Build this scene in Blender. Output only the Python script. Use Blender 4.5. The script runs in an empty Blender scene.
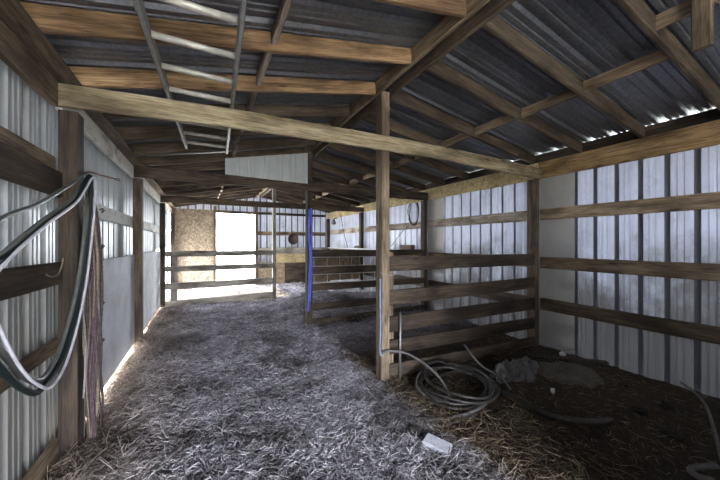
import bpy, math, random
import numpy as np
from mathutils import Vector, Matrix, noise
random.seed(7); rng = np.random.default_rng(11)
sc = bpy.context.scene
COL = sc.collection
D = bpy.data

# ------------------------------------------------------------------ materials
def new_mat(name):
    m = D.materials.new(name); m.use_nodes = True
    nt = m.node_tree; nt.nodes.clear()
    out = nt.nodes.new('ShaderNodeOutputMaterial'); b = nt.nodes.new('ShaderNodeBsdfPrincipled')
    nt.links.new(b.outputs[0], out.inputs[0])
    return m, nt, b
def N(nt, t, **k):
    n = nt.nodes.new(t)
    for a, v in k.items():
        if a.startswith('i_'):
            key = a[2:]
            n.inputs[int(key) if key.isdigit() else key].default_value = v
        else: setattr(n, a, v)
    return n
def L(nt, a, b): nt.links.new(a, b)
def ramp(nt, fac, stops):
    r = N(nt, 'ShaderNodeValToRGB'); e = r.color_ramp.elements
    while len(e) < len(stops): e.new(0.5)
    for i, (p, c) in enumerate(stops):
        e[i].position = p; e[i].color = (*c, 1) if len(c) == 3 else c
    L(nt, fac, r.inputs[0]); return r.outputs[0]
def mixc(nt, fac, a, b, mode='MIX'):
    m = N(nt, 'ShaderNodeMix', data_type='RGBA', blend_type=mode)
    if isinstance(fac, (int, float)): m.inputs[0].default_value = fac
    else: L(nt, fac, m.inputs[0])
    for i, v in ((6, a), (7, b)):
        if isinstance(v, tuple): m.inputs[i].default_value = (*v, 1)
        else: L(nt, v, m.inputs[i])
    return m.outputs[2]
def coords(nt, scale=(1, 1, 1), rand=True, src='Object'):
    tc = N(nt, 'ShaderNodeTexCoord'); mp = N(nt, 'ShaderNodeMapping'); mp.inputs[3].default_value = scale
    v = tc.outputs[src]
    if rand:
        oi = N(nt, 'ShaderNodeObjectInfo'); mu = N(nt, 'ShaderNodeVectorMath', operation='MULTIPLY_ADD')
        cb = N(nt, 'ShaderNodeCombineXYZ')
        for i in range(3): L(nt, oi.outputs['Random'], cb.inputs[i])
        L(nt, cb.outputs[0], mu.inputs[0]); mu.inputs[1].default_value = (37, 53, 71); L(nt, v, mu.inputs[2]); v = mu.outputs[0]
    L(nt, v, mp.inputs[0]); return mp.outputs[0]
def bump(nt, b, h, s=0.3, d=0.01):
    bm = N(nt, 'ShaderNodeBump'); bm.inputs['Strength'].default_value = s; bm.inputs['Distance'].default_value = d
    L(nt, h, bm.inputs['Height']); L(nt, bm.outputs[0], b.inputs['Normal'])

def wood(name, dark, mid, light, dust=None, dust_amt=0.0, rough=0.85):
    m, nt, b = new_mat(name)
    v = coords(nt, (1.3, 26, 26))
    n1 = N(nt, 'ShaderNodeTexNoise', i_Scale=1.0, i_Detail=6.0, i_Roughness=0.65, i_Distortion=0.6); L(nt, v, n1.inputs['Vector'])
    c = ramp(nt, n1.outputs[0], [(0.3, dark), (0.5, mid), (0.72, light)])
    v2 = coords(nt, (1.6, 4, 4))
    n2 = N(nt, 'ShaderNodeTexNoise', i_Scale=1.2, i_Detail=4.0); L(nt, v2, n2.inputs['Vector'])
    f2 = ramp(nt, n2.outputs[0], [(0.38, (.34, .31, .29)), (0.58, (1.15, 1.15, 1.15))])
    c = mixc(nt, 0.8, c, f2, 'MULTIPLY')
    v5 = coords(nt, (5, 90, 90)); n5 = N(nt, 'ShaderNodeTexNoise', i_Scale=1.0, i_Detail=3.0, i_Distortion=1.0); L(nt, v5, n5.inputs['Vector'])
    c = mixc(nt, .8, c, ramp(nt, n5.outputs[0], [(.38, (.5, .47, .45)), (.55, (1.1, 1.1, 1.1))]), 'MULTIPLY')
    v3 = coords(nt, (2.2, 9, 9))
    vo = N(nt, 'ShaderNodeTexVoronoi', i_Scale=1.0); L(nt, v3, vo.inputs['Vector'])
    k = ramp(nt, vo.outputs['Distance'], [(0.06, (.25, .2, .17)), (0.16, (1, 1, 1))])
    c = mixc(nt, 0.85, c, k, 'MULTIPLY')
    oi = N(nt, 'ShaderNodeObjectInfo'); mr = N(nt, 'ShaderNodeMapRange'); mr.inputs[3].default_value = 0.75; mr.inputs[4].default_value = 1.25
    L(nt, oi.outputs['Random'], mr.inputs[0])
    hs = N(nt, 'ShaderNodeHueSaturation'); L(nt, mr.outputs[0], hs.inputs['Value']); L(nt, c, hs.inputs['Color']); c = hs.outputs[0]
    if dust:
        v4 = coords(nt, (3, 6, 6)); n4 = N(nt, 'ShaderNodeTexNoise', i_Scale=1.0, i_Detail=5.0, i_Roughness=0.7); L(nt, v4, n4.inputs['Vector'])
        lo = 0.62 - dust_amt * 0.4
        f = ramp(nt, n4.outputs[0], [(lo - .08, (0, 0, 0)), (lo + .1, (1, 1, 1))])
        c = mixc(nt, f, c, dust)
    L(nt, c, b.inputs['Base Color']); b.inputs['Roughness'].default_value = rough
    bump(nt, b, n1.outputs[0], 0.5, 0.006)
    return m
M = {}
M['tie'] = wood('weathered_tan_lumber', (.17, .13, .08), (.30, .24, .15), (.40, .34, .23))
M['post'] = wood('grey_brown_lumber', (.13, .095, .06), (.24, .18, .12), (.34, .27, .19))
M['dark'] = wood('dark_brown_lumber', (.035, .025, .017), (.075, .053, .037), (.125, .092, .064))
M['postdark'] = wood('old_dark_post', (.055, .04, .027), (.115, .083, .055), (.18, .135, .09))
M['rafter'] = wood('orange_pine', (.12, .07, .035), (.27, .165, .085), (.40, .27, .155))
M['header'] = wood('warm_header_board', (.2, .12, .06), (.42, .27, .13), (.55, .4, .22))
M['girt'] = wood('brown_girt_board', (.13, .09, .055), (.25, .18, .115), (.36, .28, .2))
M['white'] = wood('dusty_white_board', (.5, .46, .38), (.72, .69, .62), (.82, .8, .75), (.85, .84, .8), 0.5)
M['greyrail'] = wood('grey_gate_board', (.22, .20, .165), (.36, .33, .28), (.5, .46, .4))
M['block'] = wood('pale_blocking', (.22, .18, .14), (.38, .32, .26), (.5, .45, .38))

def metal_sheet(name, base, metallic, rough, spangle=0.0, dirt=None, dirt_low=None, trans=0.0):
    m, nt, b = new_mat(name)
    v = coords(nt, (1, 1, 1), rand=False)
    n1 = N(nt, 'ShaderNodeTexNoise', i_Scale=2.5, i_Detail=6.0, i_Roughness=0.65); L(nt, v, n1.inputs['Vector'])
    c = ramp(nt, n1.outputs[0], [(0.3, tuple(x * .78 for x in base)), (0.7, base)])
    if spangle:
        vo = N(nt, 'ShaderNodeTexVoronoi', i_Scale=55.0); L(nt, v, vo.inputs['Vector'])
        sp = ramp(nt, vo.outputs['Color'], [(0.1, (1 - spangle,) * 3), (0.9, (1.15,) * 3)])
        c = mixc(nt, 1.0, c, sp, 'MULTIPLY')
        rr = N(nt, 'ShaderNodeMapRange'); rr.inputs[3].default_value = rough - .03; rr.inputs[4].default_value = rough + .05
        L(nt, vo.outputs['Color'], rr.inputs[0]); L(nt, rr.outputs[0], b.inputs['Roughness'])
    else: b.inputs['Roughness'].default_value = rough
    if dirt:
        v2 = coords(nt, (1.5, 1.5, 1.1), rand=False)
        n2 = N(nt, 'ShaderNodeTexNoise', i_Scale=1.6, i_Detail=7.0, i_Roughness=0.7); L(nt, v2, n2.inputs['Vector'])
        sx = N(nt, 'ShaderNodeSeparateXYZ'); tc = N(nt, 'ShaderNodeTexCoord'); L(nt, tc.outputs['Object'], sx.inputs[0])
        mr = N(nt, 'ShaderNodeMapRange'); mr.inputs[1].default_value = dirt_low[0]; mr.inputs[2].default_value = dirt_low[1]
        mr.inputs[3].default_value = .42; mr.inputs[4].default_value = 0.0; L(nt, sx.outputs[2], mr.inputs[0])
        ad = N(nt, 'ShaderNodeMath', operation='ADD'); L(nt, n2.outputs[0], ad.inputs[0]); L(nt, mr.outputs[0], ad.inputs[1])
        f = ramp(nt, ad.outputs[0], [(0.56, (0, 0, 0)), (0.80, (.8, .8, .8))])
        c = mixc(nt, f, c, dirt)
    if trans:   # thin light-passing sheet
        out = [q for q in nt.nodes if q.type == 'OUTPUT_MATERIAL'][0]
        tr = N(nt, 'ShaderNodeBsdfTranslucent'); ms = N(nt, 'ShaderNodeMixShader'); ms.inputs[0].default_value = trans
        L(nt, mixc(nt, 1.0, c, c, 'MULTIPLY'), tr.inputs[0]); L(nt, b.outputs[0], ms.inputs[1]); L(nt, tr.outputs[0], ms.inputs[2]); L(nt, ms.outputs[0], out.inputs[0])
    L(nt, c, b.inputs['Base Color']); b.inputs['Metallic'].default_value = metallic
    bump(nt, b, n1.outputs[0], 0.15, 0.01)
    return m
M['roof'] = metal_sheet('galvanised_roof', (.26, .27, .30), 0.7, 0.4, spangle=.22)
M['siding'] = metal_sheet('white_painted_siding', (.60, .62, .70), 0.0, 0.35, dirt=(.17, .16, .15), dirt_low=(0.4, 1.7), trans=.034)
M['siding_rib_shade'] = metal_sheet('grey_shaded_rib', (.24, .25, .28), 0.0, 0.45, trans=.004)  # darker rib colour stands for the shade inside the grooves
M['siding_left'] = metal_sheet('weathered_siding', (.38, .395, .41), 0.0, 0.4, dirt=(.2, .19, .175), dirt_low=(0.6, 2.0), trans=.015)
M['dusty_sheet'] = metal_sheet('dusty_grey_sheet', (.5, .485, .46), 0.0, 0.6, trans=.02)
M['white_panel'] = metal_sheet('clean_white_panel', (.72, .75, .77), 0.0, 0.4)

def osb(name, stops):
    m, nt, b = new_mat(name)
    v = coords(nt, (1, 1, 1))
    n0 = N(nt, 'ShaderNodeTexNoise', i_Scale=9.0, i_Detail=2.0); L(nt, v, n0.inputs['Vector'])
    ad = N(nt, 'ShaderNodeVectorMath', operation='MULTIPLY_ADD'); L(nt, n0.outputs['Color'], ad.inputs[0]); ad.inputs[1].default_value = (.2, .2, .2); L(nt, v, ad.inputs[2])
    vo = N(nt, 'ShaderNodeTexVoronoi', i_Scale=24.0); L(nt, ad.outputs[0], vo.inputs['Vector'])
    c = ramp(nt, vo.outputs['Color'], stops)
    n1 = N(nt, 'ShaderNodeTexNoise', i_Scale=1.7, i_Detail=4.0); L(nt, v, n1.inputs['Vector'])
    c = mixc(nt, 0.7, c, ramp(nt, n1.outputs[0], [(0.35, (.6, .58, .55)), (0.6, (1, 1, 1))]), 'MULTIPLY')
    L(nt, c, b.inputs['Base Color']); b.inputs['Roughness'].default_value = .8; bump(nt, b, vo.outputs['Color'], .2, .004)
    return m
M['osb'] = osb('strand_board', [(.1, (.15, .11, .075)), (.5, (.30, .235, .17)), (.9, (.42, .35, .27))])
M['osb_dark'] = osb('old_strand_board', [(.1, (.14, .10, .06)), (.5, (.26, .19, .12)), (.9, (.36, .28, .19))])
M['osb_bright'] = osb('yellow_strand_board', [(.1, (.36, .27, .13)), (.5, (.55, .43, .22)), (.9, (.68, .58, .36))])

def plywood():
    m, nt, b = new_mat('whitewashed_plywood')
    v = coords(nt, (1, 1, 1)); n = N(nt, 'ShaderNodeTexNoise', i_Scale=2.2, i_Detail=6.0, i_Roughness=.6); L(nt, v, n.inputs['Vector'])
    c = ramp(nt, n.outputs[0], [(.3, (.5, .5, .52)), (.6, (.74, .76, .82)), (.8, (.85, .86, .9))])
    v2 = coords(nt, (9, 4, 9)); vo = N(nt, 'ShaderNodeTexVoronoi', i_Scale=3.0); L(nt, v2, vo.inputs['Vector'])
    c = mixc(nt, .8, c, ramp(nt, vo.outputs['Distance'], [(.08, (.3, .27, .23)), (.2, (1, 1, 1))]), 'MULTIPLY')
    L(nt, c, b.inputs['Base Color']); b.inputs['Roughness'].default_value = .75; return m
M['ply'] = plywood()

def plain(name, c, rough=.6, metallic=0, var=.25, scale=20):
    m, nt, b = new_mat(name)
    v = coords(nt, (1, 1, 1)); n = N(nt, 'ShaderNodeTexNoise', i_Scale=float(scale), i_Detail=4.0); L(nt, v, n.inputs['Vector'])
    L(nt, ramp(nt, n.outputs[0], [(.3, tuple(x * (1 - var) for x in c)), (.7, tuple(min(1, x * (1 + var * .4)) for x in c))]), b.inputs['Base Color'])
    b.inputs['Roughness'].default_value = rough; b.inputs['Metallic'].default_value = metallic
    bump(nt, b, n.outputs[0], .2, .002); return m
M['alu'] = plain('dull_aluminium', (.62, .60, .55), .45, .25)
M['alu_dark'] = plain('dirty_aluminium_rail', (.34, .35, .35), .5, .5)
M['steel'] = plain('dull_steel', (.4, .4, .4), .5, .8)
M['rust'] = plain('rusty_iron', (.16, .09, .06), .8, .2, .5)
M['hose_dark'] = plain('dark_green_hose', (.010, .017, .017), .5)
M['hose_grey'] = plain('grey_hose', (.13, .13, .125), .45)
M['hose_white'] = plain('off_white_hose', (.62, .6, .66), .4)
M['hose_black'] = plain('black_pipe', (.05, .045, .042), .42, 0, .4)
M['hose_light'] = plain('dusty_pipe', (.17, .16, .16), .5, 0, .4)
M['blue'] = plain('blue_hose', (.10, .13, .62), .5)
M['cyan'] = plain('pale_blue_rope', (.25, .42, .68), .7)
M['twine_brown'] = plain('brown_twine', (.11, .085, .08), .9, 0, .6, 60)
M['twine_purple'] = plain('maroon_twine', (.12, .075, .09), .9, 0, .6, 60)
M['twine_white'] = plain('faded_twine', (.34, .31, .33), .9, 0, .4, 60)
M['twine_tan'] = plain('tan_twine', (.24, .19, .14), .9, 0, .4, 60)
M['brick'] = plain('pale_block', (.62, .62, .70), .9, 0, .2, 40)
M['white_plastic'] = plain('white_plastic', (.75, .75, .76), .5)
M['redbox'] = plain('red_brown_tin', (.14, .06, .045), .7)
M['pan'] = plain('dark_feed_pan', (.075, .05, .045), .6)
M['tarp'] = plain('grey_brown_sack', (.15, .128, .105), .85, 0, .4, 8)
M['clod'] = plain('manure_clod', (.05, .045, .04), .95, 0, .5, 20)

XL, XR, XC = -0.77, 4.35, 1.71
Y1, Y2, Y3, Y4, YB = 2.79, 5.31, 8.33, 11.0, 11.4

def floor_mat(name, bits=False):
    m, nt, b = new_mat(name)
    geo = N(nt, 'ShaderNodeNewGeometry'); sx = N(nt, 'ShaderNodeSeparateXYZ'); L(nt, geo.outputs['Position'], sx.inputs[0])
    n0 = N(nt, 'ShaderNodeTexNoise', i_Scale=3.0, i_Detail=5.0, i_Roughness=.7); L(nt, geo.outputs['Position'], n0.inputs['Vector'])
    # aisle litter gives way to bare earth inside the near stall
    ma = N(nt, 'ShaderNodeMath', operation='MULTIPLY_ADD'); L(nt, n0.outputs[0], ma.inputs[0]); ma.inputs[1].default_value = .5; L(nt, sx.outputs[0], ma.inputs[2])
    fx = N(nt, 'ShaderNodeMapRange'); fx.inputs[1].default_value = 1.80; fx.inputs[2].default_value = 2.02; L(nt, ma.outputs[0], fx.inputs[0])
    fy = N(nt, 'ShaderNodeMapRange'); fy.inputs[1].default_value = 5.0; fy.inputs[2].default_value = 3.3; fy.inputs[3].default_value = 0; fy.inputs[4].default_value = 1
    fy.inputs[1].default_value = 4.6
    L(nt, sx.outputs[1], fy.inputs[0])
    st = N(nt, 'ShaderNodeMath', operation='MULTIPLY'); L(nt, fx.outputs[0], st.inputs[0]); L(nt, fy.outputs[0], st.inputs[1])
    n1 = N(nt, 'ShaderNodeTexNoise', i_Scale=1.6, i_Detail=6.0, i_Roughness=.65); L(nt, geo.outputs['Position'], n1.inputs['Vector'])
    if bits:
        rnd = geo.outputs['Random Per Island']
        pale = ramp(nt, rnd, [(0, (.15, .135, .145)), (.35, (.38, .355, .385)), (.7, (.62, .59, .66)), (1, (.90, .87, .92))])
        brown = ramp(nt, rnd, [(0, (.05, .038, .027)), (.6, (.14, .105, .072)), (1, (.40, .31, .21))])
    else:
        n2 = N(nt, 'ShaderNodeTexNoise', i_Scale=38.0, i_Detail=8.0, i_Roughness=.8, i_Distortion=1.5); L(nt, geo.outputs['Position'], n2.inputs['Vector'])
        pale = ramp(nt, n2.outputs[0], [(.38, (.05, .043, .045)), (.5, (.27, .25, .275)), (.60, (.62, .59, .65))])
        brown = ramp(nt, n2.outputs[0], [(.35, (.032, .026, .02)), (.55, (.088, .068, .052)), (.7, (.18, .14, .105))])
        bump(nt, b, n2.outputs[0], .8, .02)
    dk = ramp(nt, n1.outputs[0], [(.38, (.25, .23, .2)), (.54, (1, 1, 1))])
    pale = mixc(nt, .75, pale, dk, 'MULTIPLY')
    # browner hay along the left wall
    fl = N(nt, 'ShaderNodeMapRange'); fl.inputs[1].default_value = .25; fl.inputs[2].default_value = -.9; L(nt, ma.outputs[0], fl.inputs[0])
    pale = mixc(nt, fl.outputs[0], pale, mixc(nt, 1.0, pale, (.95, .75, .5), 'MULTIPLY'))
    L(nt, mixc(nt, st.outputs[0], pale, brown), b.inputs['Base Color']); b.inputs['Roughness'].default_value = .9
    b.inputs['Specular IOR Level'].default_value = .2
    return m
M['floor'] = floor_mat('trampled_litter_and_earth'); M['straw'] = floor_mat('loose_straw', True)
m, nt, b = new_mat('pale_field'); b.inputs['Base Color'].default_value = (.55, .52, .46, 1); b.inputs['Roughness'].default_value = 1; M['field'] = m
n = N(nt, 'ShaderNodeTexNoise', i_Scale=1.5, i_Detail=5.0); L(nt, ramp(nt, n.outputs[0], [(.3, (.42, .40, .34)), (.7, (.66, .64, .58))]), b.inputs['Base Color'])

# ------------------------------------------------------------------ builders
def link(o, parent=None):
    COL.objects.link(o)
    if parent: o.parent = parent
    return o
def tag(o, label=None, cat=None, group=None, kind=None):
    if label: o['label'] = label
    if cat: o['category'] = cat
    if group: o['group'] = group
    if kind: o['kind'] = kind
    return o
def mesh(name, verts, faces, mat, parent=None, smooth=False, loc=None):
    me = D.meshes.new(name)
    v = np.asarray(verts, dtype=float)
    if loc is None: loc = Vector((0, 0, 0))
    v = v - np.array(loc)
    me.from_pydata(v.tolist(), [], [list(map(int, f)) for f in faces]); me.update()
    if smooth: me.polygons.foreach_set('use_smooth', [True] * len(me.polygons))
    me.materials.append(M[mat] if isinstance(mat, str) else mat)
    o = D.objects.new(name, me); o.location = loc
    return link(o, parent)
def empty(name, loc, label, cat, group=None):
    o = D.objects.new(name, None); o.location = loc; link(o); tag(o, label, cat, group); return o

def board_geo(a, b, w, t, up=(0, 0, 1), wob=.004, bow=0.0):
    a, b = Vector(a), Vector(b); d = b - a; Ln = d.length; x = d.normalized()
    up = Vector(up); z = (up - x * up.dot(x)).normalized(); y = z.cross(x)
    n = max(2, int(Ln / .25)); c = min(.006, t * .2)
    prof = [(-t/2+c, -w/2), (t/2-c, -w/2), (t/2, -w/2+c), (t/2, w/2-c), (t/2-c, w/2), (-t/2+c, w/2), (-t/2, w/2-c), (-t/2, -w/2+c)]
    V = []; F = []; s = random.random() * 50
    for i in range(n + 1):
        u = i / n; px = -Ln/2 + Ln*u
        oy = wob * noise.noise(Vector((px*.8, s, 0))); oz = wob * noise.noise(Vector((px*.8, s, 9))) + bow * (1 - (2*u-1)**2)
        for j, (py, pz) in enumerate(prof):
            e = wob * .5 * noise.noise(Vector((px*4, s+j, 3)))
            V.append((px, py + oy, pz + oz + e))
    for i in range(n):
        for j in range(8):
            k = (j+1) % 8; F.append((i*8+j, (i+1)*8+j, (i+1)*8+k, i*8+k))
    F.append(tuple(range(8))); F.append(tuple(reversed([n*8+j for j in range(8)])))
    mw = Matrix((x, y, z)).transposed().to_4x4(); mw.translation = (a + b) / 2
    return V, F, mw
def board(name, a, b, w, t, mat, up=(0, 0, 1), parent=None, label=None, cat=None, group=None, kind=None, wob=.004, bow=0.0):
    V, F, mw = board_geo(a, b, w, t, up, wob, bow)
    me = D.meshes.new(name); me.from_pydata(V, [], F); me.update(); me.materials.append(M[mat])
    o = D.objects.new(name, me); link(o, parent)
    o.matrix_world = mw if parent is None else mw
    if parent: o.matrix_local = Matrix.Translation(-parent.location) @ mw
    return tag(o, label, cat, group, kind)
def spline(pts, n=8, closed=False):
    P = [Vector(p) for p in pts]; out = []; m = len(P)
    for i in range(m if closed else m-1):
        if closed: p0, p1, p2, p3 = P[i-1], P[i], P[(i+1) % m], P[(i+2) % m]
        else: p0, p1, p2, p3 = P[max(i-1, 0)], P[i], P[i+1], P[min(i+2, m-1)]
        for k in range(n):
            t = k/n; out.append(.5*((2*p1)+(p2-p0)*t+(2*p0-5*p1+4*p2-p3)*t*t+(3*p1-p0-3*p2+p3)*t**3))
    if not closed: out.append(P[-1])
    return out
def tube_geo(path, r, k=8, closed=False, off=0, flat=1.0):
    V = []; F = []; m = len(path); prev = Vector((0, 0, 1))
    for i, p in enumerate(path):
        if closed: t = path[(i+1) % m] - path[i-1]
        else: t = path[min(i+1, m-1)] - path[max(i-1, 0)]
        t.normalize()
        a = prev - t*prev.dot(t)
        if a.length < 1e-3: a = Vector((1, 0, 0)) - t*t.x
        a.normalize(); prev = a; b = t.cross(a)
        rr = r(i/max(1, m-1)) if callable(r) else r
        for j in range(k):
            th = 2*math.pi*j/k; V.append(p + a*math.cos(th)*rr + b*math.sin(th)*rr*flat)
    for i in range(m if closed else m-1):
        i2 = (i+1) % m
        for j in range(k):
            j2 = (j+1) % k; F.append((off+i*k+j, off+i*k+j2, off+i2*k+j2, off+i2*k+j))
    if not closed:
        F.append(tuple(off+j for j in reversed(range(k)))); F.append(tuple(off+(m-1)*k+j for j in range(k)))
    return [tuple(v) for v in V], F
def tube(name, pts, r, mat, parent=None, closed=False, n=8, k=8, label=None, cat=None, group=None, kind=None, flat=1.0, raw=False):
    path = [Vector(p) for p in pts] if raw else spline(pts, n, closed)
    V, F = tube_geo(path, r, k, closed, 0, flat)
    loc = Vector(pts[0])
    o = mesh(name, V, F, mat, None, True, loc if parent is None else loc)
    if parent: o.parent = parent; o.location = loc - parent.location
    return tag(o, label, cat, group, kind)
ORD = ['first', 'second', 'third', 'fourth', 'fifth', 'sixth', 'seventh', 'eighth', 'ninth', 'tenth', 'eleventh', 'twelfth', 'thirteenth', 'fourteenth', 'fifteenth', 'sixteenth']

# corrugated sheet: profile along u, pans flat with tall outward ribs and two small beads
def profile(u0, u1, pitch=.229):
    pts = []; u = math.floor(u0/pitch)*pitch
    base = [(0, 0), (.003, .0), (.018, .036), (.066, .036), (.086, 0), (.122, 0), (.129, .011), (.139, .011), (.146, 0), (.178, 0), (.185, .011), (.195, .011), (.202, 0)]
    while u < u1:
        for a, h in base:
            if u0 <= u + a <= u1: pts.append((u+a, h))
        u += pitch
    return [(u0, pts[0][1])] + pts + [(u1, pts[-1][1])]
def sheet(name, u0, u1, place, bot, top, mat, rows=4, kind='structure'):
    pr = profile(u0, u1); V = []; F = []
    for (u, h) in pr:
        for r in range(rows+1):
            s = bot(u) + (top(u)-bot(u))*r/rows
            V.append(place(u, s, h))
    n = rows+1
    for i in range(len(pr)-1):
        for r in range(rows): F.append((i*n+r, (i+1)*n+r, (i+1)*n+r+1, i*n+r+1))
    o = mesh(name, V, F, mat)
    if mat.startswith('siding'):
        o.data.materials.append(M['siding_rib_shade'])
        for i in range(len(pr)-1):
            if (max(pr[i][1], pr[i+1][1]) > .02 and not (pr[i][1] > .02 and pr[i+1][1] == 0)) or (pr[i][1] == 0 and pr[i+1][1] > .01):  # groove faces and one side of each bead get the painted shade
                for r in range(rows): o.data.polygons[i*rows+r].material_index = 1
    return tag(o, kind=kind)

YF = -3.8          # front end of the modelled barn, open only at a doorway
def roofz(X):      # underside of the sheets
    return 2.77 + (X + .77)*0.2 if X < 1.755 else 3.275 - (X-1.755)*0.168
RZ = lambda X: roofz(X)

# ------------------------------------------------------------------ setting
pl = lambda u, s, h: (-.95-h, u, s)
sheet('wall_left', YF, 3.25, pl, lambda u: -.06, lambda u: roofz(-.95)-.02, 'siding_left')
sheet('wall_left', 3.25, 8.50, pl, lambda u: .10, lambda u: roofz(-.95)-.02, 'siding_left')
sheet('wall_left', 8.50, 10.87, pl, lambda u: 1.36, lambda u: roofz(-.95)-.02, 'siding_left', rows=1)   # low opening added to let light into the back bays
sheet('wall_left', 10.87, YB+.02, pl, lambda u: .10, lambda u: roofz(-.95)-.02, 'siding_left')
sheet('wall_front_added', -.95, 4.5, lambda u, s, h: (u, YF-h, s), lambda u: 2.30 if u < 1.72 else -.05, lambda u: roofz(u)-.01, 'siding', rows=2)  # unseen front wall added, its doorway sized to limit front light
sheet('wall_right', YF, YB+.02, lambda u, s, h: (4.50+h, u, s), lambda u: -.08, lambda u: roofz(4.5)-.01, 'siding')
V, F, mw = board_geo((1.72, YF, .75), (1.72, .22, .75), 1.6, .02)
o = mesh('wall_light_block', [mw @ Vector(v) for v in V], F, 'osb_dark'); tag(o, kind='structure')  # unseen partition added to keep front light off the near stall
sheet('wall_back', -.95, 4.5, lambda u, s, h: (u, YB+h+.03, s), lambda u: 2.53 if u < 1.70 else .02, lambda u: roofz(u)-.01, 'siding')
sheet('ceiling_left', YF-.3, YB+.3, lambda u, s, h: (s, u, roofz(s)+h*.7+.004), lambda u: -1.25, lambda u: 1.755, 'roof', rows=2)
sheet('ceiling_right', YF-.3, YB+.3, lambda u, s, h: (s, u, roofz(s)+h*.7+.004), lambda u: 1.7551, lambda u: 4.85, 'roof', rows=2)
o = board('trim_ridge', (1.755, YF-.3, 3.32), (1.755, YB+.3, 3.32), .02, .3, 'block'); tag(o, kind='structure')

def fz(x, y):
    z = .020*noise.noise(Vector((x*1.7, y*1.7, 0))) + .016*noise.noise(Vector((x*6, y*6, 4))) + .007*noise.noise(Vector((x*19, y*19, 8)))
    if x < -.7: z -= 0
    if x < -.2: z += .03*math.exp(-((x+.45)/.2)**2)*max(0, min(1, (y-1)))
    g = lambda cx, cy, sx, sy: math.exp(-((x-cx)/sx)**2-((y-cy)/sy)**2)
    z += .28*g(2.6, 6.9, .7, .8) + .16*g(3.9, 6.6, .8, 1.0) + .10*g(3.8, 4.3, .7, .7) + .11*g(3.3, 1.95, .45, .4)
    if x > 4.42 or x < -.88: z -= .03
    return z
nx, ny = 150, 400
gx = np.linspace(-1.0, 4.53, nx); gy = np.linspace(YF, YB+.05, ny)
V = [(x, y, fz(x, y)) for y in gy for x in gx]
F = [(j*nx+i, j*nx+i+1, (j+1)*nx+i+1, (j+1)*nx+i) for j in range(ny-1) for i in range(nx-1)]
tag(mesh('floor', V, F, 'floor', smooth=True), kind='structure')
g = 60
V = [(-g, -g, -.1), (g, -g, -.1), (g, g, -.1), (-g, g, -.1)]
tag(mesh('ground', V, [(0, 1, 2, 3)], 'field'), kind='structure')

# ------------------------------------------------------------------ posts
def post(x0, y0, z1, mat, label, group=None, w=.10, d=.13, z0=-.12):
    return board('support_post', (x0+w/2, y0+d/2, z0), (x0+w/2, y0+d/2, z1), d, w, mat, up=(0, 1, 0), label=label, cat='post')
LP = [(Y1, 'dark', 'thick dark left wall post with hoses and baling twine hung on it'),
      (Y2, 'postdark', 'dark left wall post between the two whitewashed plywood panels'),
      (Y3, 'dark', 'dark left wall post where the back cross gate begins'),
      (Y4, 'dark', 'short looking dark post in the far left corner by the strand board')]
for y, m_, lb in LP: post(XL-.105, y, 2.415 if y == Y1 else 2.43, m_, lb, w=.105)
post(XC, Y1, 3.14, 'post', 'tall tan ridge post with the hose coil at its foot')
post(XC-.03, Y2, 3.14, 'dark', 'dark ridge post with a blue hose hanging down it', w=.10)
post(XC-.03, Y3, 3.14, 'greyrail', 'thin grey ridge post at the right end of the back gate', w=.09)
RP = [(Y1, 'postdark', 'dark right wall post where the near stall fence ends'),
      (Y2, 'dark', 'dark right wall post where the middle stall fence ends'),
      (Y3, 'dark', 'dark right wall post behind the hanging diagonal cord'),
      (11.15, 'dark', 'dark brown corner post at the far right of the back wall')]
for y, m_, lb in RP: post(XR, y, 2.45, m_, lb)

# tie beams
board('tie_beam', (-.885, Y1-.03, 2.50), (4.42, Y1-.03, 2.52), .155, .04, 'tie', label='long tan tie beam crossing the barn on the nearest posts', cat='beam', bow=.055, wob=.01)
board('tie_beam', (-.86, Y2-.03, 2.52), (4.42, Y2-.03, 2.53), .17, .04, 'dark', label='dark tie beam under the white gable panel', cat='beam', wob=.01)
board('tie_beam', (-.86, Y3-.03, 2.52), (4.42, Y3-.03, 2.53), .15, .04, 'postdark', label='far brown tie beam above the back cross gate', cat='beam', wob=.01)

# headers and plates
def hdr(y0, y1, side, mat, label, dz=0):
    if side == 'l': return board('header_board', (-.875, y0, 2.50+dz), (-.875, y1, 2.50+dz), .17, .04, mat, label=label, cat='board', group=None)
    return board('header_board', (4.44, y0, 2.575+dz), (4.44, y1, 2.575+dz), .24, .04, mat, label=label, cat='board')
hdr(YF, Y1-.06, 'l', 'girt', 'brown header board on the left wall, camera side of the near tie beam')
hdr(Y1+.01, Y2-.06, 'l', 'white', 'dusty white header board over the nearest whitewashed plywood')
hdr(Y2+.01, Y3-.06, 'l', 'white', 'dusty white header board over the second whitewashed plywood')
hdr(Y3+.01, YB-.02, 'l', 'white', 'dusty white header board over the last left wall bay')
hdr(YF, Y1-.005, 'r', 'header', 'warm brown header board of the near right wall bay, at the frame edge')
hdr(Y1+.005, Y2-.005, 'r', 'osb_bright', 'yellowish header board between the first and second right posts')
hdr(Y2+.005, Y3-.005, 'r', 'osb_bright', 'yellowish header board above the hanging wire coil')
hdr(Y3+.005, YB-.02, 'r', 'osb_bright', 'yellowish header board of the last right wall bay')
board('top_plate', (-.83, YF, 2.615), (-.83, Y2-.02, 2.615), .04, .14, 'postdark', label='long flat plate plank on the left wall, over the near bays', cat='plank')
board('top_plate', (-.83, Y2, 2.615), (-.83, YB-.02, 2.615), .04, .14, 'girt', label='flat plate plank on the left wall, over the far bays', cat='plank')
board('rim_board', (-.925, YF, 2.67), (-.925, YB-.02, 2.67), .13, .025, 'dark', label='dark rim board closing the rafter ends on the left eave', cat='board')
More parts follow.
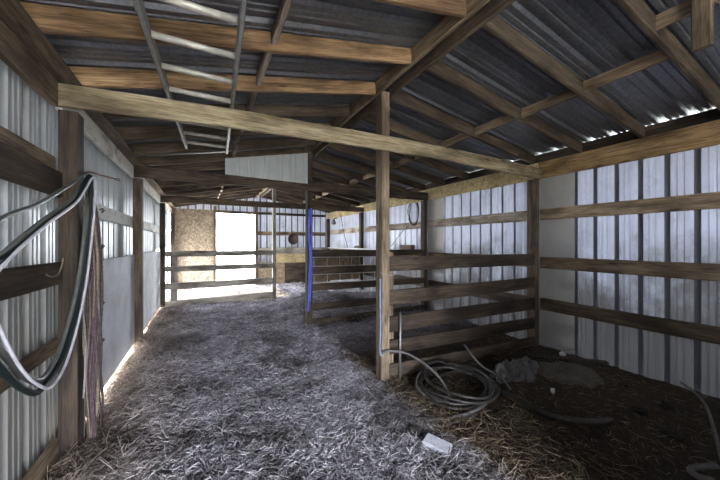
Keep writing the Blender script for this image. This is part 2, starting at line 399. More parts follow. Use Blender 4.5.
board('rim_board', (4.46, YF, 2.762), (4.46, YB-.02, 2.762), .118, .025, 'dark', label='dark rim board closing the rafter ends on the right eave', cat='board')
# ridge
board('ridge_board', (1.685, YF, 3.185), (1.685, YB-.02, 3.185), .145, .04, 'girt', label='left plank of the doubled ridge beam', cat='beam')
board('ridge_board', (1.835, YF, 3.185), (1.835, YB-.02, 3.185), .145, .04, 'postdark', label='right plank of the doubled ridge beam', cat='beam')

# rafters and blocking
SP = .64; RY = [.31 + SP*k for k in range(18)]
def bayname(i):
    # tie beams follow index 3 (2.23 | 2.87), index 7 (4.79 | 5.43), index 12 (7.99 | 8.63)
    if i <= 3: return ORD[3-i] + ' on the camera side of the near tie beam'
    if i <= 7: return ORD[i-4] + ' beyond the near tie beam'
    if i <= 12: return ORD[i-8] + ' beyond the tie beam with the white panel'
    return ORD[i-13] + ' beyond the far tie beam'
for i, y in enumerate(RY):
    if i >= 1:
        xa, xb = -.90, 1.665
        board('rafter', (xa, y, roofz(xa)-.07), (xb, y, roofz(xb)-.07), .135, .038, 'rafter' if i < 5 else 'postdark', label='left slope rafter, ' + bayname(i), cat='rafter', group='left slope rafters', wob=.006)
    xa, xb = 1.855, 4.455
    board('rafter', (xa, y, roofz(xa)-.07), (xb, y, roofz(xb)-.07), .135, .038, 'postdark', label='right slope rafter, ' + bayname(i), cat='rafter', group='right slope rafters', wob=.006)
for i in range(len(RY)-1):
    ya, yb = RY[i]+.02, RY[i+1]-.02
    nm = bayname(i+1)
    x = .45 + random.uniform(-.012, .012)
    if i >= 1: board('blocking_board', (x, ya, roofz(x)-.055), (x, yb, roofz(x)-.055), .09, .038, 'block', label='left slope block before the rafter ' + nm, cat='block', group='left slope blocking')
    x = (3.2 if i else 2.8) + random.uniform(-.012, .012)
    board('blocking_board', (x, ya, roofz(x)-.065), (x, yb, roofz(x)-.065), .10, .038, 'girt', label='right slope block before the rafter ' + nm, cat='block', group='right slope blocking')
board('hanging_scab_board', (2.755, .70, 2.71), (2.755, .70, 3.06), .088, .038, 'post', up=(0, 1, 0), label='short pale vertical board hanging under the roof at upper right', cat='board')

# girts: left wall
G = dict(cat='board')
board('girt_board', (-.905, YF, 2.04), (-.90, Y1-.01, 2.04), .09, .035, 'post', label='pale narrow board above the topmost dark board of the near left wall bay', **G)
board('girt_board', (-.865, YF, 1.90), (-.865, Y1-.01, 1.90), .17, .035, 'dark', label='topmost wide dark board of the near left wall bay', **G)
board('girt_board', (-.865, YF, 1.30), (-.865, Y1-.01, 1.30), .15, .035, 'dark', label='wide dark board below the hose strands in the near left bay', **G)
board('girt_board', (-.885, YF, .81), (-.885, Y1-.01, .81), .09, .035, 'girt', label='low narrow board behind the bottom of the hanging hose loops', **G)
board('kick_board', (-.885, YF, .085), (-.885, Y1-.01, .085), .18, .035, 'girt', label='kick board at the foot of the near left wall bay', **G)
board('girt_board', (-.895, Y1+.13, 1.81), (-.895, Y2-.01, 1.81), .14, .035, 'white', label='dusty white girt above the nearest whitewashed plywood', **G)
board('girt_board', (-.895, Y2+.13, 1.81), (-.895, Y3-.01, 1.81), .14, .035, 'white', label='dusty white girt above the second whitewashed plywood', **G)
board('girt_board', (-.895, Y3+.13, 1.81), (-.895, Y4-.01, 1.81), .14, .035, 'white', label='dusty white girt of the last left wall bay', **G)
def panel(name, x, y0, y1, z0, z1, mat, label, t=.014, axis='x'):
    bm_v = []
    if axis == 'x': a, b = (x, y0, (z0+z1)/2), (x, y1, (z0+z1)/2)
    else: a, b = (y0, x, (z0+z1)/2), (y1, x, (z0+z1)/2)
    return board(name, a, b, z1-z0, t, mat, label=label, cat='panel')
panel('plywood_panel', -.865, Y1+.135, Y2-.005, .085, 1.335, 'ply', 'whitewashed plywood panel low on the left wall beside the twine bundle')
panel('plywood_panel', -.865, Y2+.135, Y3-.005, .05, 1.335, 'ply', 'whitewashed plywood panel on the left wall just before the back gate')
# girts: right wall
names = ['near right wall bay at the frame edge', 'right wall bay between near and middle stall fences', 'right wall bay behind the middle stall fence', 'last right wall bay by the corner']
segs = [(YF, Y1-.005), (Y1+.135, Y2-.005), (Y2+.135, Y3-.005), (Y3+.135, YB-.03)]
for (a, b_), nm in zip(segs, names):
    for z, w_, mt, hn in ((1.925, .165, 'girt', 'upper girt'), (1.215, .17, 'girt', 'middle girt'), (.60, .17, 'postdark', 'low girt')):
        if z < .7 and 'last' in nm: continue
        board('girt_board', (4.474, a, z), (4.474, b_, z), w_, .036, mt if a < 2 or z < 1.5 else 'block', label=f'{hn} of the {nm}', cat='board', wob=.008)
sh = lambda lb, y0, y1: mesh('flashing_sheet', [(4.492, y0, 0.0), (4.492, y1, 0.0), (4.492, y1, 2.5), (4.492, y0, 2.5), (4.497, y0, 0.0), (4.497, y1, 0.0), (4.497, y1, 2.5), (4.497, y0, 2.5)],
    [(0, 3, 2, 1), (4, 5, 6, 7), (0, 1, 5, 4), (1, 2, 6, 5), (2, 3, 7, 6), (3, 0, 4, 7)], 'dusty_sheet')
tag(sh('', 2.33, 2.86), 'flat dusty grey sheet on the right wall beside the near fence end', 'sheet')
tag(sh('', 4.86, 5.36), 'flat dusty grey sheet on the right wall beside the middle fence end', 'sheet')

# ------------------------------------------------------------------ back wall
panel('strand_board', YB-.03, -.86, .34, .02, 2.62, 'osb', 'tall strand board sheet left of the bright doorway', axis='y')
panel('strand_board', YB-.03, 1.76, 4.42, -.02, .80, 'osb_dark', 'low dark strand board along the back wall behind the stalls', axis='y')
panel('strand_board', YB-.05, 2.30, 3.62, .79, 1.10, 'osb_bright', 'bright yellow strand board strip low on the back wall', axis='y')
panel('plank', YB-.04, 1.76, 4.36, 1.10, 1.34, 'greyrail', 'weathered plank above the yellow strand board strip', t=.03, axis='y')
panel('door_leaf', YB-.075, 2.72, 3.6, .0, .76, 'dark', 'dark low board leaning under the yellow strand board strip', t=.025, axis='y')
fr = empty('door_1', (.36, YB-.03, 0), None, None); del_keys = None
fr['kind'] = 'structure'
def dpart(nm, a, b_, w_, t_, up=(0, 0, 1)): board(nm, a, b_, w_, t_, 'postdark', up=up, parent=fr)
dpart('door_jamb', (.375, YB-.03, -.05), (.375, YB-.03, 2.75), .1, .09, (0, 1, 0))
dpart('door_jamb', (1.715, YB-.03, -.05), (1.715, YB-.03, 2.95), .1, .09, (0, 1, 0))
dpart('door_lintel', (.42, YB-.03, 2.57), (1.67, YB-.03, 2.57), .10, .06)
board('girt_board', (1.765, YB-.02, 1.86), (4.34, YB-.02, 1.86), .14, .035, 'girt', label='brown girt across the back wall behind the round dark pan', cat='board')
board('girt_board', (1.765, YB-.02, 2.58), (4.34, YB-.02, 2.58), .09, .035, 'dark', label='narrow dark girt high on the back wall right of the doorway', cat='board')
# white gable panel on the middle tie beam
o = sheet('gable_panel', .32, 1.665, lambda u, s, h: (u, Y2-.055-h*.35, s), lambda u: 2.59-.02*(u-.3), lambda u: roofz(u)-.145, 'white_panel', rows=1, kind='thing')
tag(o, 'white ribbed metal panel filling the gable above the middle tie beam', 'panel')

# ------------------------------------------------------------------ fences
def fence(label, x0, x1, y, rails, mat, extra=None, dyr=None):
    t = empty('board_fence', (x0, y, 0), label, 'fence')
    for k, (za, zb, w_) in enumerate(rails):
        board('rail', (x0, y, za), (x1, y, zb), w_, .038, mat, parent=t, wob=.012)
    if extra: extra(t)
    return t
def ex1(t):
    board('cleat', (1.86, Y1+.08, -.05), (1.86, Y1+.08, 1.40), .085, .04, 'post', up=(1, 0, 0), parent=t)
fence('dark five board stall fence between the tan ridge post and right wall', 1.815, 4.345, Y1+.03,
      [(1.275, 1.26, .16), (.905, .92, .16), (.61, .605, .17), (.36, .32, .155), (.10, .03, .15)], 'dark', ex1)
fence('five board stall fence ending at the blue hose ridge post', 1.785, 4.345, Y2+.06,
      [(1.315, 1.30, .13), (.995, .98, .13), (.69, .68, .13), (.325, .33, .125), (.03, .05, .15)], 'dark')
def ex3(t):
    board('upright', (-.60, Y3+.06, -.02), (-.60, Y3+.06, 1.27), .14, .03, 'greyrail', up=(1, 0, 0), parent=t)
    tube('string', [(.30, Y3-.01, 1.33), (.36, Y3-.015, 1.2), (.33, Y3-.015, 1.05), (.37, Y3-.01, .98)], .006, 'twine_brown', parent=t)
fence('grey four board cross gate in front of the bright doorway', -.765, 1.675, Y3+.02,
      [(1.25, 1.25, .13), (.90, .90, .13), (.49, .50, .16), (.06, .12, .18)], 'greyrail', ex3)
# wire panel behind the middle fence
wp = []; wf = []
def addt(pts, r):
    V, F = tube_geo([Vector(p) for p in pts], r, 4, False, len(wp)); wp.extend(V); wf.extend(F)
for z in (1.24, 1.07, .92, .76): addt([(1.80, Y2+.10, z), (3.3, Y2+.10, z-.01)], .008)
for x in (1.84, 2.10, 2.36, 2.62, 2.88, 3.14): addt([(x, Y2+.105, 1.26), (x+.01, Y2+.105, .72)], .006)
tag(mesh('stock_netting', wp, wf, 'alu', loc=Vector((1.8, Y2+.1, .72))), 'thin pale wire grid fixed behind the middle stall fence', 'wire mesh')
panel('board_partition', Y3+.085, 2.72, 4.33, .40, 1.26, 'osb_dark', 'brown board partition seen behind the middle stall fence', axis='y')
# white plank for the lit, dusty middle girt top, and things on it
board('lit_girt_top', (4.40, 5.50, 1.325), (4.40, 11.1, 1.325), .035, .15, 'white_plastic', label='long white plank standing for the lit dusty girt top on the far right wall', cat='plank')
def box(name, c, s, mat, rz=0, label=None, cat=None, bev=.006, tilt=(0, 0)):
    import bmesh
    bm = bmesh.new(); bmesh.ops.create_cube(bm, size=1)
    for v in bm.verts: v.co = Vector((v.co.x*s[0], v.co.y*s[1], v.co.z*s[2]))
    bmesh.ops.bevel(bm, geom=bm.edges[:], offset=bev, segments=2, affect='EDGES')
    me = D.meshes.new(name); bm.to_mesh(me); bm.free(); me.materials.append(M[mat])
    o = D.objects.new(name, me); o.location = c; o.rotation_euler = (tilt[0], tilt[1], rz); link(o)
    return tag(o, label, cat)
t = empty('tin_box', (4.40, 6.0, 1.343), 'red brown tin box on the white girt top plank', 'box')
o = box('box_body', (0, 0, .05), (.12, .42, .10), 'redbox'); o.parent = t
o = box('box_lid', (0, 0, .108), (.125, .425, .018), 'redbox', bev=.004); o.parent = t
# small dark lump on the white girt top plank
def blob(name, c, s, mat, seed, amp=.25, sub=3, label=None, cat=None, kind=None):
    import bmesh
    bm = bmesh.new(); bmesh.ops.create_icosphere(bm, subdivisions=sub, radius=1)
    for v in bm.verts:
        d = v.co.copy(); k = 1 + amp*noise.noise(d*1.6+Vector((seed, 0, 0))) + amp*.5*noise.noise(d*4+Vector((0, seed, 0)))
        v.co = Vector((d.x*s[0]*k, d.y*s[1]*k, d.z*s[2]*k))
    me = D.meshes.new(name); bm.to_mesh(me); bm.free(); me.materials.append(M[mat])
    for p in me.polygons: p.use_smooth = True
    o = D.objects.new(name, me); o.location = c; link(o); return tag(o, label, cat, None, kind)
blob('rag', (4.40, 8.7, 1.38), (.06, .22, .045), 'pan', 3, label='small dark rag lying on the white girt top plank', cat='rag')

# hanging pan on back wall
t = empty('feed_pan', (3.02, YB-.07, 1.66), 'round dark feed pan hanging on the back wall', 'pan')
V = []; F = []; k = 28; prof = [(0, .0), (.15, .0), (.165, -.05), (.19, -.055), (.195, -.045), (.172, 0.012), (0, .012)]
for r, yy in prof:
    for j in range(k): V.append((r*math.cos(2*math.pi*j/k), yy, r*1.08*math.sin(2*math.pi*j/k)))
for i in range(len(prof)-1):
    for j in range(k): F.append((i*k+j, i*k+(j+1) % k, (i+1)*k+(j+1) % k, (i+1)*k+j))
o = mesh('pan_dish', V, F, 'pan', smooth=True); o.parent = t
V, F = tube_geo(spline([(0, -.02, .2), (.03, -.02, .27), (0, -.01, .31), (-.03, -.02, .27), (0, -.02, .2)]), .008, 6)
o = mesh('hanging_loop', V, F, 'rust'); o.parent = t
# hanging coil of wire on the second right bay, cords
cp = []
for q in range(4):
    for a in range(16):
        th = 2*math.pi*a/16; cp.append((4.44+.01*math.sin(th*3+q), 5.78+(.17+.012*q)*math.cos(th)+.02*q, 2.22+(.30-.01*q)*math.sin(th)))
tube('wire_coil', cp, .007, 'twine_brown', n=2, k=5, label='loose oval wire coil hanging on the far right wall', cat='coil')
tube('hanging_twine', [(4.43, 6.0, 1.93), (4.42, 6.3, 1.75), (4.42, 6.75, 1.42)], .008, 'twine_brown', k=5, label='thin slanting cord from the wire coil towards the white girt top plank', cat='cord')
tube('hanging_twine', [(4.38, 9.95, 2.55), (4.37, 9.7, 1.95), (4.37, 9.35, 1.36)], .01, 'twine_brown', k=5, label='dark cord slanting down beside the lamp to the white girt top plank', cat='cord')
t = empty('barn_lamp', (4.30, 10.4, 2.37), 'small dark clamp lamp under the far right eave', 'lamp')
V, F = tube_geo([Vector((0, 0, .0)), Vector((-.02, -.03, -.06)), Vector((-.05, -.09, -.12))], lambda u: .035+.06*u, 12); o = mesh('lamp_shade', V, F, 'steel', smooth=True); o.parent = t
V, F = tube_geo([Vector((.12, .0, .07)), Vector((.03, 0, .05)), Vector((0, 0, 0))], .014, 8); o = mesh('bracket', V, F, 'rust', smooth=True); o.parent = t

# ------------------------------------------------------------------ ladder stored overhead
t = empty('ladder', (0, 1.6, 2.66), 'aluminium ladder lying on the tie beams overhead', 'ladder')
def lad(y): # x positions of rails
    u = (y-.6)/(4.1-.6); return (-.33+.16*u, .14+.13*u)
for s_ in (0, 1):
    board('ladder_rail', (lad(.5)[s_], .5, 2.665), (lad(4.15)[s_], 4.15, 2.655), .075, .026, 'alu_dark', parent=t, wob=0)
y = .72
while y < 4.1:
    a, b_ = lad(y); tube('rung', [(a+.012, y, 2.665), (b_-.012, y, 2.665)], .019, 'alu', parent=t, k=10, n=1); y += .33
tube('tie_strap', [(.30, 3.85, 2.62), (.33, 3.83, 2.58), (.36, 3.86, 2.64), (.33, 3.9, 2.70), (.29, 3.88, 2.65)], .02, 'twine_brown', n=6, label='knotted dark strap at the far end of the ladder', cat='strap')

# ------------------------------------------------------------------ left post hoses and twine
hk = (-.75, 2.86, 2.00)
t = empty('iron_hook', hk, 'bent iron rod hook at the top of the twine bundle', 'hook')
V, F = tube_geo(spline([(-.02, 0, 0), (.02, .0, .015), (.06, .02, .01), (.13, .06, .0), (.15, .08, -.005)]), .006, 6); o = mesh('rod', V, F, 'rust', smooth=True); o.parent = t
V, F = tube_geo(spline([(.15, .08, -.005), (.17, .10, .0), (.18, .10, -.012), (.165, .085, -.015), (.15, .08, -.005)]), .004, 6); o = mesh('hook_eye', V, F, 'rust', smooth=True); o.parent = t
def loop(dx, pts, r, mat, label, flat=1):
    P = [(hk[0]+dx, y, z) for y, z in pts]
    tube('hose_loop', P, r, mat, closed=True, n=10, k=10, label=label, cat='hose', flat=flat)
base = [(2.84, 1.985), (2.5, 1.86), (2.1, 1.70), (1.745, 1.585), (1.60, 1.42), (1.66, 1.20), (1.83, 1.0), (2.0, .85), (2.16, .785), (2.38, .88), (2.62, 1.17), (2.79, 1.6)]
def vary(f): return [f(i, y, z) for i, (y, z) in enumerate(base)]
loop(.02, base, .010, 'hose_grey', 'upper grey hose strand looping from the left post out of frame')
loop(.055, vary(lambda i, y, z: (y, z-.10-.05*(i == 3)) if 0 < i < 5 else (y, z-.03) if 5 < i < 10 else (y+.01, z-.01)), .007, 'hose_white', 'off white hose loop lowest on the left post')
loop(.03, vary(lambda i, y, z: (y, z-.09-.05*(i == 3)) if 0 < i < 5 else (y-.04, z+.03) if i >= 5 else (y, z-.01)), 0.011, 'hose_grey', 'grey hose loop just inside the off white one')
loop(.04, vary(lambda i, y, z: (y, z-.105-.04*(i == 3)) if 0 < i < 4 else (y-.09, z-.01) if 4 < i < 9 else (y-.03, z-.01)), .014, 'hose_dark', 'thick dark green hose loop at the left frame edge')
random.seed(21)
for i in range(46):
    x = hk[0]+random.uniform(-.0, .075); y = hk[1]+random.uniform(-.04, .06); zb = random.choice([.03, .04, .06, .08, .12, .3, .7])
    P = [(hk[0]+.02, hk[1], 2.0)]
    zz = 1.9; ph = random.random()*6
    while zz > zb:
        sp_ = min(1, (2-zz)/.5)
        P.append((hk[0]+.02+(x-hk[0]-.02)*sp_+.008*math.sin(zz*7+ph), hk[1]+(y-hk[1])*sp_*1.2+.012*math.sin(zz*5+ph*2), zz)); zz -= .15
    mt = random.choice(['twine_brown', 'twine_purple', 'twine_brown', 'twine_white', 'twine_purple', 'twine_brown', 'twine_brown', 'twine_tan'])
    if i == 0: bun = empty('twine_bundle', hk, 'thick bundle of old maroon and faded baling twine hanging from the hook', 'twine')
    tube('twine_strand', P, random.uniform(.005, .011), mt, parent=bun, n=3, k=5)
for z in (1.48, 1.05, .77, 1.75):
    tube('loose_knot', [(hk[0]+.07, hk[1]+.05, z), (hk[0]+.085, hk[1]+.07, z+.012), (hk[0]+.075, hk[1]+.08, z-.02), (hk[0]+.09, hk[1]+.09, z+.004)], .005, 'twine_brown', parent=bun, n=4, k=5)
# twine scrap on the dark board
tube('twine_scrap', [(-.842, 2.52, 1.31), (-.842, 2.60, 1.29), (-.842, 2.70, 1.30), (-.842, 2.755, 1.36), (-.842, 2.77, 1.40)], .005, 'twine_tan', k=5, label='pale twine scrap hooked on the wide dark board by the left post', cat='twine')
# blue hose on second ridge post, rope on near ridge post
tube('blue_hose', [(1.715, Y2-.02, 2.12), (1.70, Y2-.025, 1.7), (1.725, Y2-.025, 1.3), (1.71, Y2-.03, .9), (1.70, Y2-.025, .55), (1.68, Y2-.03, .28)], .019, 'blue', label='thick blue hose tied down the front of the dark ridge post', cat='hose')
tube('blue_hose', [(1.75, Y2-.02, 2.14), (1.745, Y2-.022, 1.9), (1.76, Y2-.022, 1.75), (1.75, Y2-.025, 1.5), (1.755, Y2-.022, 1.0), (1.72, Y2-.025, .45)], .013, 'blue', label='thinner blue hose beside the thick one on the dark ridge post', cat='hose')
tube('blue_rope', [(1.69, Y1-.0, 1.12), (1.688, Y1-.0, .9), (1.692, Y1+.0, .6), (1.68, Y1-.01, .34), (1.70, Y1-.02, .30)], .007, 'cyan', label='pale blue rope hanging on the left side of the tan ridge post', cat='rope')
tube('twine_wrap', [(1.68, Y1-.012, 1.19), (1.74, Y1-.01, 1.17), (1.82, Y1-.012, 1.15), (1.90, Y1-.0, 1.16)], .004, 'twine_white', k=5, label='thin twine wrapped round the tan ridge post at rail height', cat='twine')

# ------------------------------------------------------------------ hoses on the floor, stall clutter
def onf(pts, h): return [(x, y, fz(x, y)+h+dz) for x, y, dz in pts]
def ring(cx, cy, rx, ry, n, a0, a1, z, rot=0.0):
    out = []
    for i in range(n):
        a = a0+(a1-a0)*i/(n-1); x = rx*math.cos(a); y = ry*math.sin(a)
        out.append((cx+x*math.cos(rot)-y*math.sin(rot), cy+x*math.sin(rot)+y*math.cos(rot), z+.012*math.sin(a*3)))
    return out
coil = []
for q in range(5):
    coil += ring(2.28+.03*math.sin(q*2), 2.28+.03*math.cos(q*3), .40+.035*math.sin(q*1.7), .33+.04*math.cos(q*2.1), 22, 0, 2*math.pi*.96, .02+.026*q, .3*q)
tube('hose_coil', [(x, y, fz(2.28, 2.3)+z) for x, y, z in coil], .013, 'hose_black', n=3, k=8, label='coiled dark poly pipe on the dirt beside the tan ridge post', cat='hose')
tube('floor_hose', [(1.69, Y1-.04, .34), (1.78, Y1-.05, .35), (1.95, 2.62, .32), (2.07, 2.35, .20), (2.06, 2.16, .07), (1.93, 2.16, .045), (1.90, 2.42, .06), (2.1, 2.62, .10), (2.45, 2.6, .10), (2.66, 2.3, .06), (2.60, 2.05, .05)], .013, 'hose_light', label='hose end rising from the coil to the foot of the tan ridge post', cat='hose')
tube('floor_hose', onf([(1.60, 3.05, .0), (1.50, 2.72, .0), (1.45, 2.42, 0), (1.50, 2.18, 0), (1.62, 2.03, .0), (1.85, 1.93, 0), (2.15, 1.90, 0.02), (2.5, 2.05, .02), (2.68, 2.3, .03), (2.62, 2.62, .05), (2.35, 2.72, .04)], .022), .017, 'hose_light', label='thick dusty hose curving over the straw round the coil', cat='hose')
tube('floor_hose', onf([(1.44, 2.5, .0), (1.46, 2.25, .0), (1.56, 2.02, 0), (1.70, 1.90, .0), (1.95, 1.86, .0), (2.12, 1.88, 0)], .015), .010, 'hose_light', label='thin dusty hose lying outermost on the straw near the block', cat='hose')
tube('floor_hose', [(2.75, 2.62, .30), (2.72, 2.5, .24), (2.78, 2.38, .12), (2.84, 2.2, .07), (2.72, 2.0, .05)], .011, 'hose_light', label='thin hose arching over the lowest rail of the near stall fence', cat='hose')
tube('black_drain_pipe', onf([(2.63, 2.0, 0), (2.60, 1.75, .0), (2.62, 1.55, 0), (2.70, 1.42, 0), (2.85, 1.33, 0), (3.02, 1.29, 0)], .022), .027, 'hose_black', k=12, label='thick dark drain pipe lying on the stall dirt', cat='pipe')
tube('white_pole', [(4.40, 1.27, .06), (4.15, 1.12, .10), (3.92, .98, .09), (3.5, .83, .08), (2.95, .66, .10)], .011, 'hose_light', k=8, n=5, label='thin bent grey pole lying by the right wall at the frame edge', cat='pole')
tube('metal_bar', onf([(2.78, .66, .02), (2.74, .72, .03), (2.80, .76, .03), (3.0, .70, .02)], .02), .018, 'hose_light', label='pale curved bar end at the bottom right corner', cat='bar')
t = box('concrete_block', (1.51, 1.70, fz(1.51, 1.7)+.04), (.105, .19, .05), 'brick', rz=math.radians(26), label='pale lavender block lying on the straw below the hose coil', cat='block', tilt=(.08, -.12))
tube('floor_twine', onf([(1.56, 1.62, .03), (1.50, 1.58, .01), (1.40, 1.54, .01), (1.30, 1.50, .0), (1.2, 1.42, .0)], .02), .008, 'twine_white', label='pale cord trailing from the lavender block to the frame bottom', cat='cord')
tube('iron_pipe_stake', [(1.93, Y1-.02, -.05), (1.935, Y1-.02, .74)], .013, 'steel', n=1, k=10, label='thin upright pipe stake in front of the near stall fence', cat='pipe')
blob('manure_clod', (1.47, 1.90, fz(1.47, 1.9)+.02), (.055, .06, .045), 'clod', 5, .5, label='dark clod of dung behind the lavender block', cat='clod')
# heap : crumpled sack beside flattened sack
def heap(name, c, s, seed, mat, label, rough=.3, flatk=1.0):
    n_ = 60; V = []; F = []
    for j in range(n_):
        for i in range(n_):
            a = i/(n_-1)*2-1; b_ = j/(n_-1)*2-1; r = math.sqrt(a*a+b_*b_)
            h = max(0, 1-r**2.2)*(.75+.5*noise.noise(Vector((a*1.5+seed, b_*1.5, 0))))
            f_ = abs(noise.noise(Vector((a*3+seed, b_*3, 2)))) + .6*abs(noise.noise(Vector((a*8+seed, b_*8, 5))))
            x = c[0]+a*s[0]+.05*noise.noise(Vector((a*3, b_*3, seed))); y_ = c[1]+b_*s[1]+.05*noise.noise(Vector((b_*3, a*3, seed+4)))
            z = fz(x, y_) - .02 + s[2]*h*flatk + rough*s[2]*f_*min(1, h*2)
            V.append((x, y_, z))
    for j in range(n_-1):
        for i in range(n_-1): F.append((j*n_+i, j*n_+i+1, (j+1)*n_+i+1, (j+1)*n_+i))
    o = mesh(name, V, F, mat, smooth=True, loc=Vector((c[0], c[1], 0))); return tag(o, label, 'sack')
heap('feed_sack', (3.62, 1.95, 0), (.48, .34, .12), 3.0, 'tarp', 'flattened grey brown sack on the dirt by the right wall', .15)
heap('crumpled_sack', (3.10, 2.22, 0), (.30, .26, .12), 9.0, 'hose_light', 'crumpled pale dusty sack beside the flattened sack', .9)
blob('white_scrap', (4.25, 2.35, fz(4.2, 2.35)+.03), (.03, .04, .028), 'white_plastic', 8, .3, label='small white scrap at the foot of the right wall', cat='scrap')
blob('white_scrap', (3.0, 1.75, fz(3, 1.75)+.03), (.018, .02, .03), 'white_plastic', 2, .3, label='tiny white scrap below the crumpled sack', cat='scrap')
for (x, y, s_, sd, lb) in ((3.45, 1.25, .05, 1, 'low clod of dirt right of the drain pipe'), (3.75, 1.15, .07, 2, 'broad clod of dirt near the bent grey pole'), (3.3, 1.0, .06, 3, 'dirt clod nearest the bottom right corner'), (3.9, 1.55, .035, 4, 'small pale clod beyond the flattened sack edge')):
    blob('dirt_clod', (x, y, fz(x, y)+s_*.3), (s_, s_, s_*.4), 'clod', sd*3.1, .6, label=lb, cat='clod')
board('dirt_plank', (4.38, 1.9, .05), (3.7, 2.62, .05), .02, .09, 'dark', label='narrow dark plank lying at the foot of the right wall', cat='plank')

# ------------------------------------------------------------------ straw
def straw(name, n, region, length, width, seed, mat='straw', hmax=.03, dens=None, tilt=.25):
    r = np.random.default_rng(seed)
    xs, ys = region(r, n)
    keep = (xs > -.87) & (xs < 4.42) & (ys < YB-.1)
    xs, ys = xs[keep], ys[keep]; n = len(xs)
    zs = np.array([fz(a, b_) for a, b_ in zip(xs, ys)])
    ln = r.uniform(length[0], length[1], n)*r.uniform(.4, 1, n); th = r.uniform(0, 2*np.pi, n)
    ti = r.normal(0, tilt, n); wd = r.uniform(width[0], width[1], n)
    dx = np.cos(th)*np.cos(ti); dy = np.sin(th)*np.cos(ti); dz = np.sin(ti)
    d = np.stack([dx, dy, dz], 1); side = np.stack([-np.sin(th), np.cos(th), np.zeros(n)], 1)
    upv = np.cross(d, side)*-1; upv[upv[:, 2] < 0] *= -1
    c = np.stack([xs, ys, zs + r.uniform(.002, hmax, n) + np.abs(dz)*ln*.35], 1)
    bend = r.normal(0, .16, n)[:, None]*ln[:, None]
    S = 4; verts = np.zeros((n, S*3, 3))
    for k, u in enumerate(np.linspace(-.5, .5, S)):
        p = c + d*ln[:, None]*u + side*bend*(u*u*4-.5)*.7
        w_ = wd[:, None]*(1 if 0 < k < S-1 else .6)
        verts[:, k*3+0] = p - side*w_; verts[:, k*3+1] = p + side*w_; verts[:, k*3+2] = p + upv*w_*1.2
    faces = []
    for k in range(S-1):
        for j in range(3): faces.append((k*3+j, k*3+(j+1) % 3, (k+1)*3+(j+1) % 3, (k+1)*3+j))
    fa = np.array(faces)[None] + (np.arange(n)*S*3)[:, None, None]
    me = D.meshes.new(name); V = verts.reshape(-1, 3); me.vertices.add(len(V)); me.vertices.foreach_set('co', V.ravel())
    fl = fa.reshape(-1, 4); me.loops.add(fl.size); me.loops.foreach_set('vertex_index', fl.ravel().astype(np.int32))
    me.polygons.add(len(fl)); me.polygons.foreach_set('loop_start', (np.arange(len(fl))*4).astype(np.int32)); me.polygons.foreach_set('loop_total', np.full(len(fl), 4, dtype=np.int32))
    me.update(calc_edges=True); me.validate(); me.materials.append(M[mat])
    o = D.objects.new(name, me); link(o); return o
def reg_near(r, n): return r.uniform(-.86, 1.85, n), .5 + 2.9*r.uniform(0, 1, n)**1.15
def reg_mid(r, n): return r.uniform(-.86, 1.80, n), r.uniform(3.2, 7.0, n)
def reg_far(r, n): return r.uniform(-.86, 4.3, n), r.uniform(6.0, 11.2, n)
def reg_stall(r, n): return r.uniform(1.6, 4.35, n), r.uniform(.6, 5.3, n)
def reg_edge(r, n): return 1.72+r.normal(0, .35, n), r.uniform(.6, 3.2, n)
def reg_mound(r, n): return r.uniform(1.8, 4.35, n), r.uniform(5.35, 8.2, n)
def reg_left(r, n): return -.83+np.abs(r.normal(0, .22, n)), r.uniform(1.6, 8, n)
S_ = lambda o, lb, c: tag(o, lb, c, None, 'stuff')
S_(straw('straw_litter', 60000, reg_near, (.015, .09), (.0016, .0042), 1, hmax=.03, tilt=.3), 'pale trampled straw littering the near aisle floor', 'straw')
S_(straw('straw_litter', 34000, reg_mid, (.03, .12), (.0022, .0048), 2), 'pale straw over the aisle between the first two posts', 'straw')
S_(straw('straw_litter', 12000, reg_far, (.08, .22), (.003, .006), 3), 'bright straw before the doorway at the back', 'straw')
S_(straw('stall_hay', 9000, reg_stall, (.03, .12), (.0012, .0026), 4), 'sparse brown hay on the dark near stall dirt', 'hay')
S_(straw('stall_hay', 6000, reg_edge, (.05, .2), (.0014, .003), 5), 'mixed hay along the edge between straw and dirt', 'hay')
S_(straw('hay_mound', 12000, reg_mound, (.06, .2), (.003, .005), 6, hmax=.05), 'pale hay mound seen through the middle stall fence', 'hay')
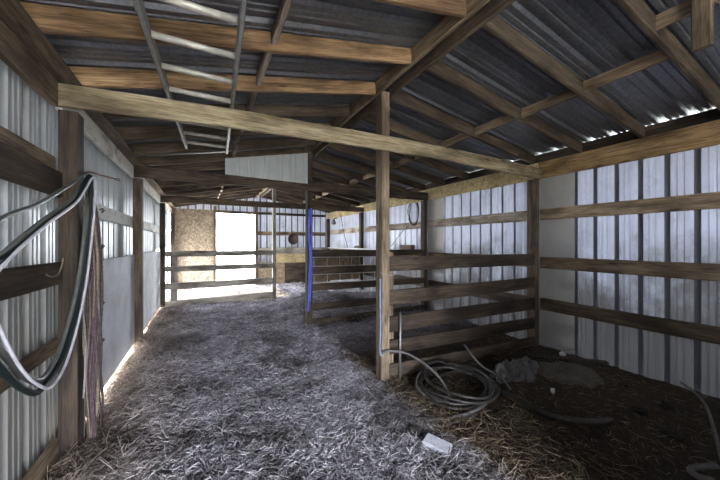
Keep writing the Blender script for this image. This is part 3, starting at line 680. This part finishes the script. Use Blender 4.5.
S_(straw('wall_hay', 8000, reg_left, (.06, .22), (.0015, .0032), 7, hmax=.06, tilt=.4), 'tangled long hay along the foot of the left wall', 'hay')

# ------------------------------------------------------------------ light and camera
w = D.worlds.new('sky'); sc.world = w; w.use_nodes = True; nt = w.node_tree; nt.nodes.clear()
bg = nt.nodes.new('ShaderNodeBackground'); ow = nt.nodes.new('ShaderNodeOutputWorld'); nt.links.new(bg.outputs[0], ow.inputs[0])
bg.inputs[0].default_value = (.86, .92, 1.0, 1); bg.inputs[1].default_value = 24
su = D.lights.new('sun', 'SUN'); su.energy = 9; su.angle = math.radians(.6); su.color = (1, .85, .48)
so = D.objects.new('sun', su); link(so)
dirv = Vector((1.0, -.12, -.42)); so.rotation_euler = dirv.to_track_quat('-Z', 'Y').to_euler(); so.location = (-8, -3, 6)
def portal(loc, tgt, sx, sy):
    a = D.lights.new('opening_portal', 'AREA'); a.shape = 'RECTANGLE'; a.size = sx; a.size_y = sy; a.cycles.is_portal = True
    o = D.objects.new('opening_portal', a); link(o); o.location = loc; o.rotation_euler = (Vector(tgt)-Vector(loc)).to_track_quat('-Z', 'Z').to_euler()
portal((.38, YF-.05, 1.1), (.38, 3, 1.1), 2.7, 2.4)
portal((-1.05, 9.7, .65), (2, 9.7, .65), 2.4, 1.4)
portal((1.05, YB+.2, 1.3), (1.05, 3, 1.3), 1.4, 2.7)

cam = D.cameras.new('camera'); co = D.objects.new('camera', cam); link(co)
cam.sensor_width = 36; cam.lens = 304.2/720*36; cam.clip_start = .02; cam.shift_y = 3.3/720
co.location = (0, 0, 1.5); co.rotation_euler = (math.radians(90), 0, -.478)
sc.camera = co
sc.view_settings.view_transform = 'Standard'; sc.view_settings.look = 'None'; sc.view_settings.gamma = 1; sc.view_settings.exposure = 0.8
sc.view_settings.use_curve_mapping = False
sc.cycles.use_denoising = True
sc.cycles.max_bounces = 10; sc.cycles.diffuse_bounces = 8; sc.cycles.glossy_bounces = 5
sc.cycles.sample_clamp_indirect = 6
